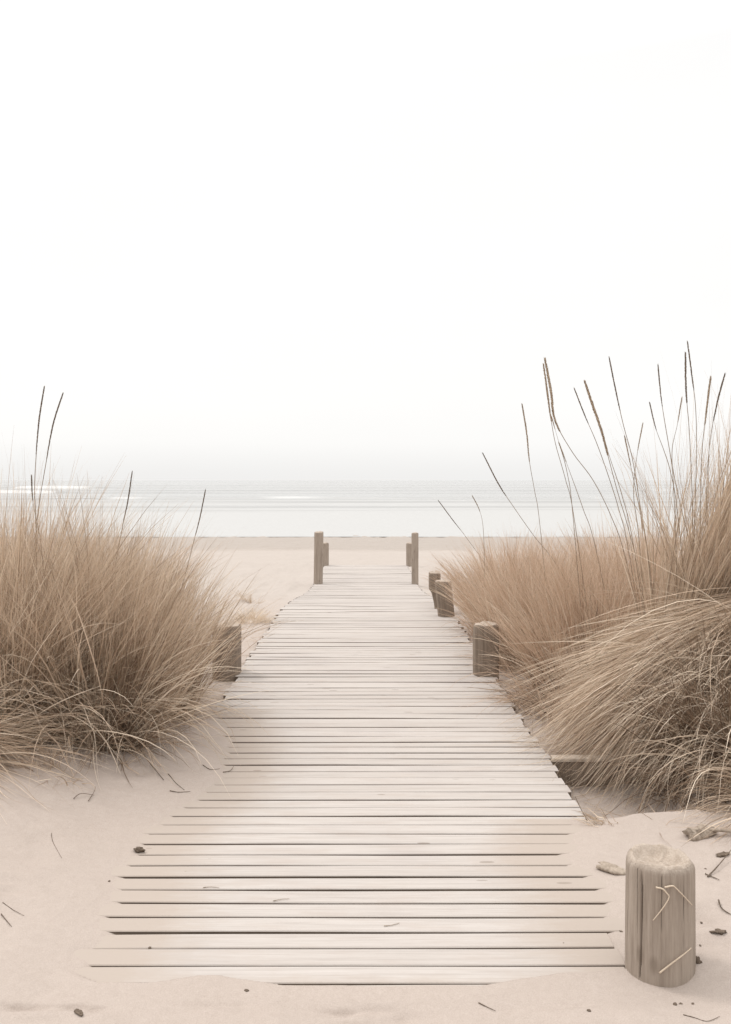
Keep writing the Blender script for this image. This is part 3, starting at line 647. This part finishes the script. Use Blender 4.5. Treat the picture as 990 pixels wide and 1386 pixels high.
stalk('R', 5.05, [(792, 517), (803, 550), (815, 585), (824, 620), (836, 665), (852, 720), (868, 790)], .50, 1.8, False, 'thick golden drooping seed head')
stalk('R', 5.1, [(825, 485), (834, 530), (844, 575), (856, 620), (866, 680), (878, 760)], .35, 1.0, True)
stalk('R', 5.0, [(891, 496), (896, 545), (905, 600), (912, 640), (925, 700), (940, 760)], .26, .9, True)
stalk('R', 5.1, [(880, 547), (888, 580), (899, 610), (908, 640), (918, 700)], .18, .8, True)
stalk('R', 5.15, [(923, 540), (917, 575), (910, 610), (912, 660), (915, 730)], .16, .8)
stalk('R', 5.1, [(928, 479), (929, 530), (933, 580), (936, 640), (938, 720)], .32, 1.3, True)
stalk('R', 5.2, [(931, 464), (937, 510), (942, 555), (943, 620), (940, 720)], .32, 1.0, True, 'tallest stalk, at the right')

stalk('R', 5.25, [(846, 592), (856, 640), (868, 700), (880, 770)], .20, .9)
stalk('R', 5.2, [(870, 575), (862, 620), (858, 670), (866, 740)], .18, .8)
stalk('R', 5.0, [(962, 512), (956, 560), (950, 620), (948, 720)], .30, 1.3)
stalk('R', 5.05, [(981, 508), (970, 550), (960, 610), (955, 720)], .30, 1.1, True)
stalk('K', 5.9, [(757, 600), (772, 640), (790, 690), (806, 740)], .16, .9)
stalk('R', 5.2, [(812, 575), (826, 620), (842, 670), (858, 740)], .18, .9)

# ------------------------------------------------------------------ small litter on the sand
def lump(name, p, size, mat, label, cat, yaw=0, seed=1, group=None, parent=None, amp=.35, sink=.3):
    V = []; Fc = []; nu, nv = 14, 9
    for i in range(nv + 1):
        ph = math.pi * i / nv
        for j in range(nu):
            th = 2 * math.pi * j / nu; d = Vector((math.sin(ph) * math.cos(th), math.sin(ph) * math.sin(th), math.cos(ph)))
            r = 1 + amp * float(vnoise(d.x * 2.1 + seed * 3.7, d.y * 2.1 + d.z * 1.7 + seed)) + amp * .4 * float(vnoise(d.x * 6 + seed, d.z * 6 + d.y * 5))
            V.append(Vector((d.x * size[0] * r, d.y * size[1] * r, d.z * size[2] * r)))
    for i in range(nv):
        for j in range(nu): Fc.append((i * nu + j, (i + 1) * nu + j, (i + 1) * nu + (j + 1) % nu, i * nu + (j + 1) % nu))
    o = make_mesh(name, V, Fc, mat, parent, True); o.location = (p[0], p[1], p[2] + size[2] * (1 - 2 * sink)); o.rotation_euler = (0, 0, yaw)
    return tag(o, label, cat, group)
def gp(px, py, lift=0):
    z = 0.
    for _ in range(12): x, y = flat(px, py, z); z = float(ground(x, y)); z = max(z, float(deckz(y))) if (abs(x) < HW and y > DECK_Y0 and z < deckz(y)) else z
    return Vector((x, y, z + lift))
def twig(pxs, rad, label, lifts=None, name='twig', cat='twig', mat=M_TWIG, group=None):
    lifts = lifts or [rad] * len(pxs)
    pts = spline([gp(a, b, l) for (a, b), l in zip(pxs, lifts)], 14)
    rr = [.72 * rad * (1 - .6 * i / 14) * (1 + .2 * random.uniform(-1, 1)) for i in range(15)]
    o0 = pts[0].copy(); V, Fc = tube([p - o0 for p in pts], rr); o = make_mesh(name, V, Fc, mat, None, True); o.location = o0
    return tag(o, label, cat, group)

# driftwood right of the walk
p = gp(828, 1178)
lump('driftwood', p, (.066, .030, .016), M_DRIFT, 'chunk of pale driftwood half buried between walk and big front post', 'driftwood', R(-28), 5)
p = gp(945, 1131)
dw = tag(empty('driftwood', p), 'dark root knot with a bare branch under the ragged front grass', 'driftwood')
q = lump('root_knot', (0, 0, 0), (.06, .035, .028), M_DRIFT, None, None, .2, 9, parent=dw, amp=.5)
pts = spline([Vector((.0, 0, .03)), Vector((.10, -.03, .035)), Vector((.22, -.05, .03)), Vector((.33, -.06, .04))], 12)
V, Fc = tube(pts, [.009 - .0004 * i for i in range(13)]); make_mesh('branch', V, Fc, M_DRIFT, dw, True)
lump('bark_piece', gp(978, 1158), (.036, .015, .009), M_TWIG, 'dark flat bark piece at the right border below the root knot', 'bark', R(25), 12)
lump('bark_piece', gp(188, 1152), (.026, .013, .012), M_TWIG, 'dark curled bark bit at the left end of a plank', 'bark', R(-20), 14, amp=.55)
lump('bark_piece', gp(107, 1371), (.022, .008, .006), M_TWIG, 'small black bark sliver on the lower left sand', 'bark', R(-35), 16)
lump('bark_piece', gp(972, 1262), (.026, .011, .006), M_TWIG, 'brown bark flake on the sand right of the big front post', 'bark', R(5), 18, amp=.5)
lump('bark_piece', gp(944, 1302), (.010, .012, .012), M_TWIG, 'dark stub at the foot of the big front post', 'bark', R(50), 19, amp=.4)  # small dark lump beside the post's right foot
twig([(958, 1188), (972, 1176), (990, 1160)], .0045, 'dark forked twig on the sand under the bark at right', [.004, .012, .03])
twig([(955, 1184), (964, 1188), (974, 1192)], .004, 'short twig across the foot of the forked twig')
twig([(973, 1222), (976, 1230), (984, 1236), (992, 1240)], .0045, 'curved dark twig beside the border, level with the big post', [.01, .006, .004, .004])
twig([(190, 1022), (206, 1040), (222, 1057)], .0050, 'straight dark stick sloping from the left grass onto sand', [.03, .015, .005])
twig([(228, 1048), (238, 1060), (250, 1070)], .0030, 'thin stick beside the straight dark one')
twig([(230, 1071), (242, 1073), (258, 1072)], .0035, 'row of dark splinters at a plank end on the left')
twig([(275, 1036), (285, 1042), (298, 1041)], .003, 'small twig on the sand near the left plank ends')
twig([(302, 1046), (312, 1044), (317, 1039)], .0035, 'tiny hooked twig touching the left plank ends', [.004, .004, .012])
twig([(100, 1082), (110, 1079), (128, 1078)], .003, 'thin curled twig on the sand before the left grass', [.004, .018, .006])
twig([(120, 1085), (127, 1077), (130, 1070)], .003, 'short upright twig end before the left grass', [.004, .015, .02])
twig([(4, 1222), (18, 1232), (33, 1240)], .0018, 'hair thin stalk lying at the left border')
twig([(2, 1238), (10, 1248), (16, 1255)], .0028, 'short dark stalk at the left border below the thin one')
twig([(70, 1128), (60, 1110), (84, 1162)][0:1] + [(72, 1140), (84, 1162)], .0018, 'fine arching stem fallen on the left sand')
twig([(648, 1358), (660, 1364), (671, 1369)], .0022, 'thin twig on the front sand before the walk')
twig([(925, 1374), (940, 1378), (958, 1383), (975, 1376)], .0018, 'fine forked stem in the lower right corner')
twig([(1017 - 222, 1112), (785, 1100), (779, 1092)], .0040, 'dark splintered twig hanging at the right plank ends', [.004, .03, .05])
twig([(370, 1220), (380, 1218), (392, 1217)], .0022, 'short light scratch-like straw on the planks', mat=M_DRIFT)
twig([(250, 1181), (260, 1180), (270, 1179)], .0026, 'short brown straw on the left of the planks', mat=M_DRIFT)
twig([(520, 1254), (530, 1253), (541, 1250)], .0024, 'curled straw in the middle of the near planks', mat=M_DRIFT)
twig([(275, 1202), (285, 1201), (297, 1202)], .0022, 'flat brown straw one plank below the short left one', mat=M_DRIFT)
spk = [(148, 1193), (841, 1261), (914, 1360), (922, 1359), (938, 1359), (955, 1176), (950, 1234), (948, 1280), (334, 1341), (797, 1368), (763, 1277), (203, 1283)]
for i, s in enumerate(spk):
    k = random.uniform(.003, .0058)
    lump('wood_crumb', gp(*s), (k * 1.4, k, k * .5), M_TWIG, 'tiny dark wood crumb lying on the pale sand or planks', 'crumb', random.uniform(0, 3), 30 + i, 'dark crumbs scattered on the sand')
# bent dry straws caught on the big post
def straw(pts, rad, label):
    pts = [Vector(p) for p in pts]; o0 = pts[0].copy(); sp = spline([p - o0 for p in pts], 16)
    V, Fc = tube(sp, [rad * (1 - .5 * i / 16) for i in range(17)]); o = make_mesh('dry_straw', V, Fc, M_STRAW, None, True); o.location = o0
    tag(o, label, 'straw', 'bent straws on the big front post')
def onpost(px, py, off=.006):                                          # a point just in front of the post's round face
    d = P0[1] - .1
    for _ in range(8):
        x = (px - CX) / F * d; d = P0[1] - math.sqrt(max(0, (.110 + off) ** 2 - (x - P0[0]) ** 2))
    return at(px, py, d)
straw([onpost(888, 1201), onpost(897, 1203), onpost(902, 1208), onpost(906, 1214), onpost(901, 1224), onpost(893, 1235), onpost(884, 1246)], .0028, 'hooked straw high on the crack side of the big front post')
straw([onpost(900, 1201), onpost(910, 1199), onpost(914, 1201), onpost(925, 1212), onpost(937, 1225)], .0028, 'bent straw high on the right side of the big front post')
straw([onpost(893, 1317), onpost(908, 1305), onpost(924, 1293), onpost(936, 1283)], .0030, 'straight straw low on the right side of the big front post')

# ------------------------------------------------------------------ light
w = bpy.data.worlds.new('World'); sc.world = w; w.use_nodes = True
nt = w.node_tree; bg = nt.nodes['Background']
SUN_EL, SUN_AZ = 54, 305                                              # compass style: from the left, over the sea
sky = nt.nodes.new('ShaderNodeTexSky'); sky.sky_type = 'NISHITA'; sky.sun_disc = False
sky.sun_elevation = R(SUN_EL); sky.sun_rotation = R(SUN_AZ); sky.dust_density = 4; sky.air_density = 1
tc = nt.nodes.new('ShaderNodeTexCoord'); sp = nt.nodes.new('ShaderNodeSeparateXYZ'); nt.links.new(tc.outputs['Generated'], sp.inputs[0])
rm = nt.nodes.new('ShaderNodeValToRGB'); e = rm.color_ramp.elements
stops = [(0.0, .715), (.010, .725), (.045, .79), (.09, .806), (.45, .808), (.62, 1.35), (1.0, 1.75)]
while len(e) < len(stops): e.new(.5)
for el, (p_, v_) in zip(e, stops): el.position = p_; el.color = (v_, v_ * .992, v_ * .978, 1)
nt.links.new(sp.outputs[2], rm.inputs[0])
cl = noise(nt, tc.outputs['Generated'], 2.2, 4, .5, (1, 1, 3))
clr = ramp(nt, cl, [(.3, (.985, .985, .985)), (.7, (1.012, 1.012, 1.01))])
cloud = mixc(nt, 1.0, rm.outputs[0], clr, 'MULTIPLY')
sc_ = nt.nodes.new('ShaderNodeVectorMath'); sc_.operation = 'SCALE'; nt.links.new(cloud, sc_.inputs[0]); sc_.inputs['Scale'].default_value = 13.0
mx = mixc(nt, .95, sky.outputs[0], sc_.outputs[0])
nt.links.new(mx, bg.inputs[0]); bg.inputs[1].default_value = .1
sl = bpy.data.lights.new('sun', 'SUN'); sl.energy = 1.3; sl.angle = R(12); sl.color = (1, .97, .94)
so = bpy.data.objects.new('sun', sl); COL.objects.link(so)
az = R(SUN_AZ); sdir = Vector((math.sin(az) * math.cos(R(SUN_EL)), math.cos(az) * math.cos(R(SUN_EL)), math.sin(R(SUN_EL))))
so.rotation_euler = sdir.to_track_quat('Z', 'Y').to_euler(); so.location = sdir * 30

sc.view_settings.view_transform = 'Standard'; sc.view_settings.look = 'None'; sc.view_settings.exposure = 0; sc.view_settings.gamma = 1
sc.cycles.max_bounces = 8; sc.cycles.diffuse_bounces = 5; sc.cycles.use_denoising = True
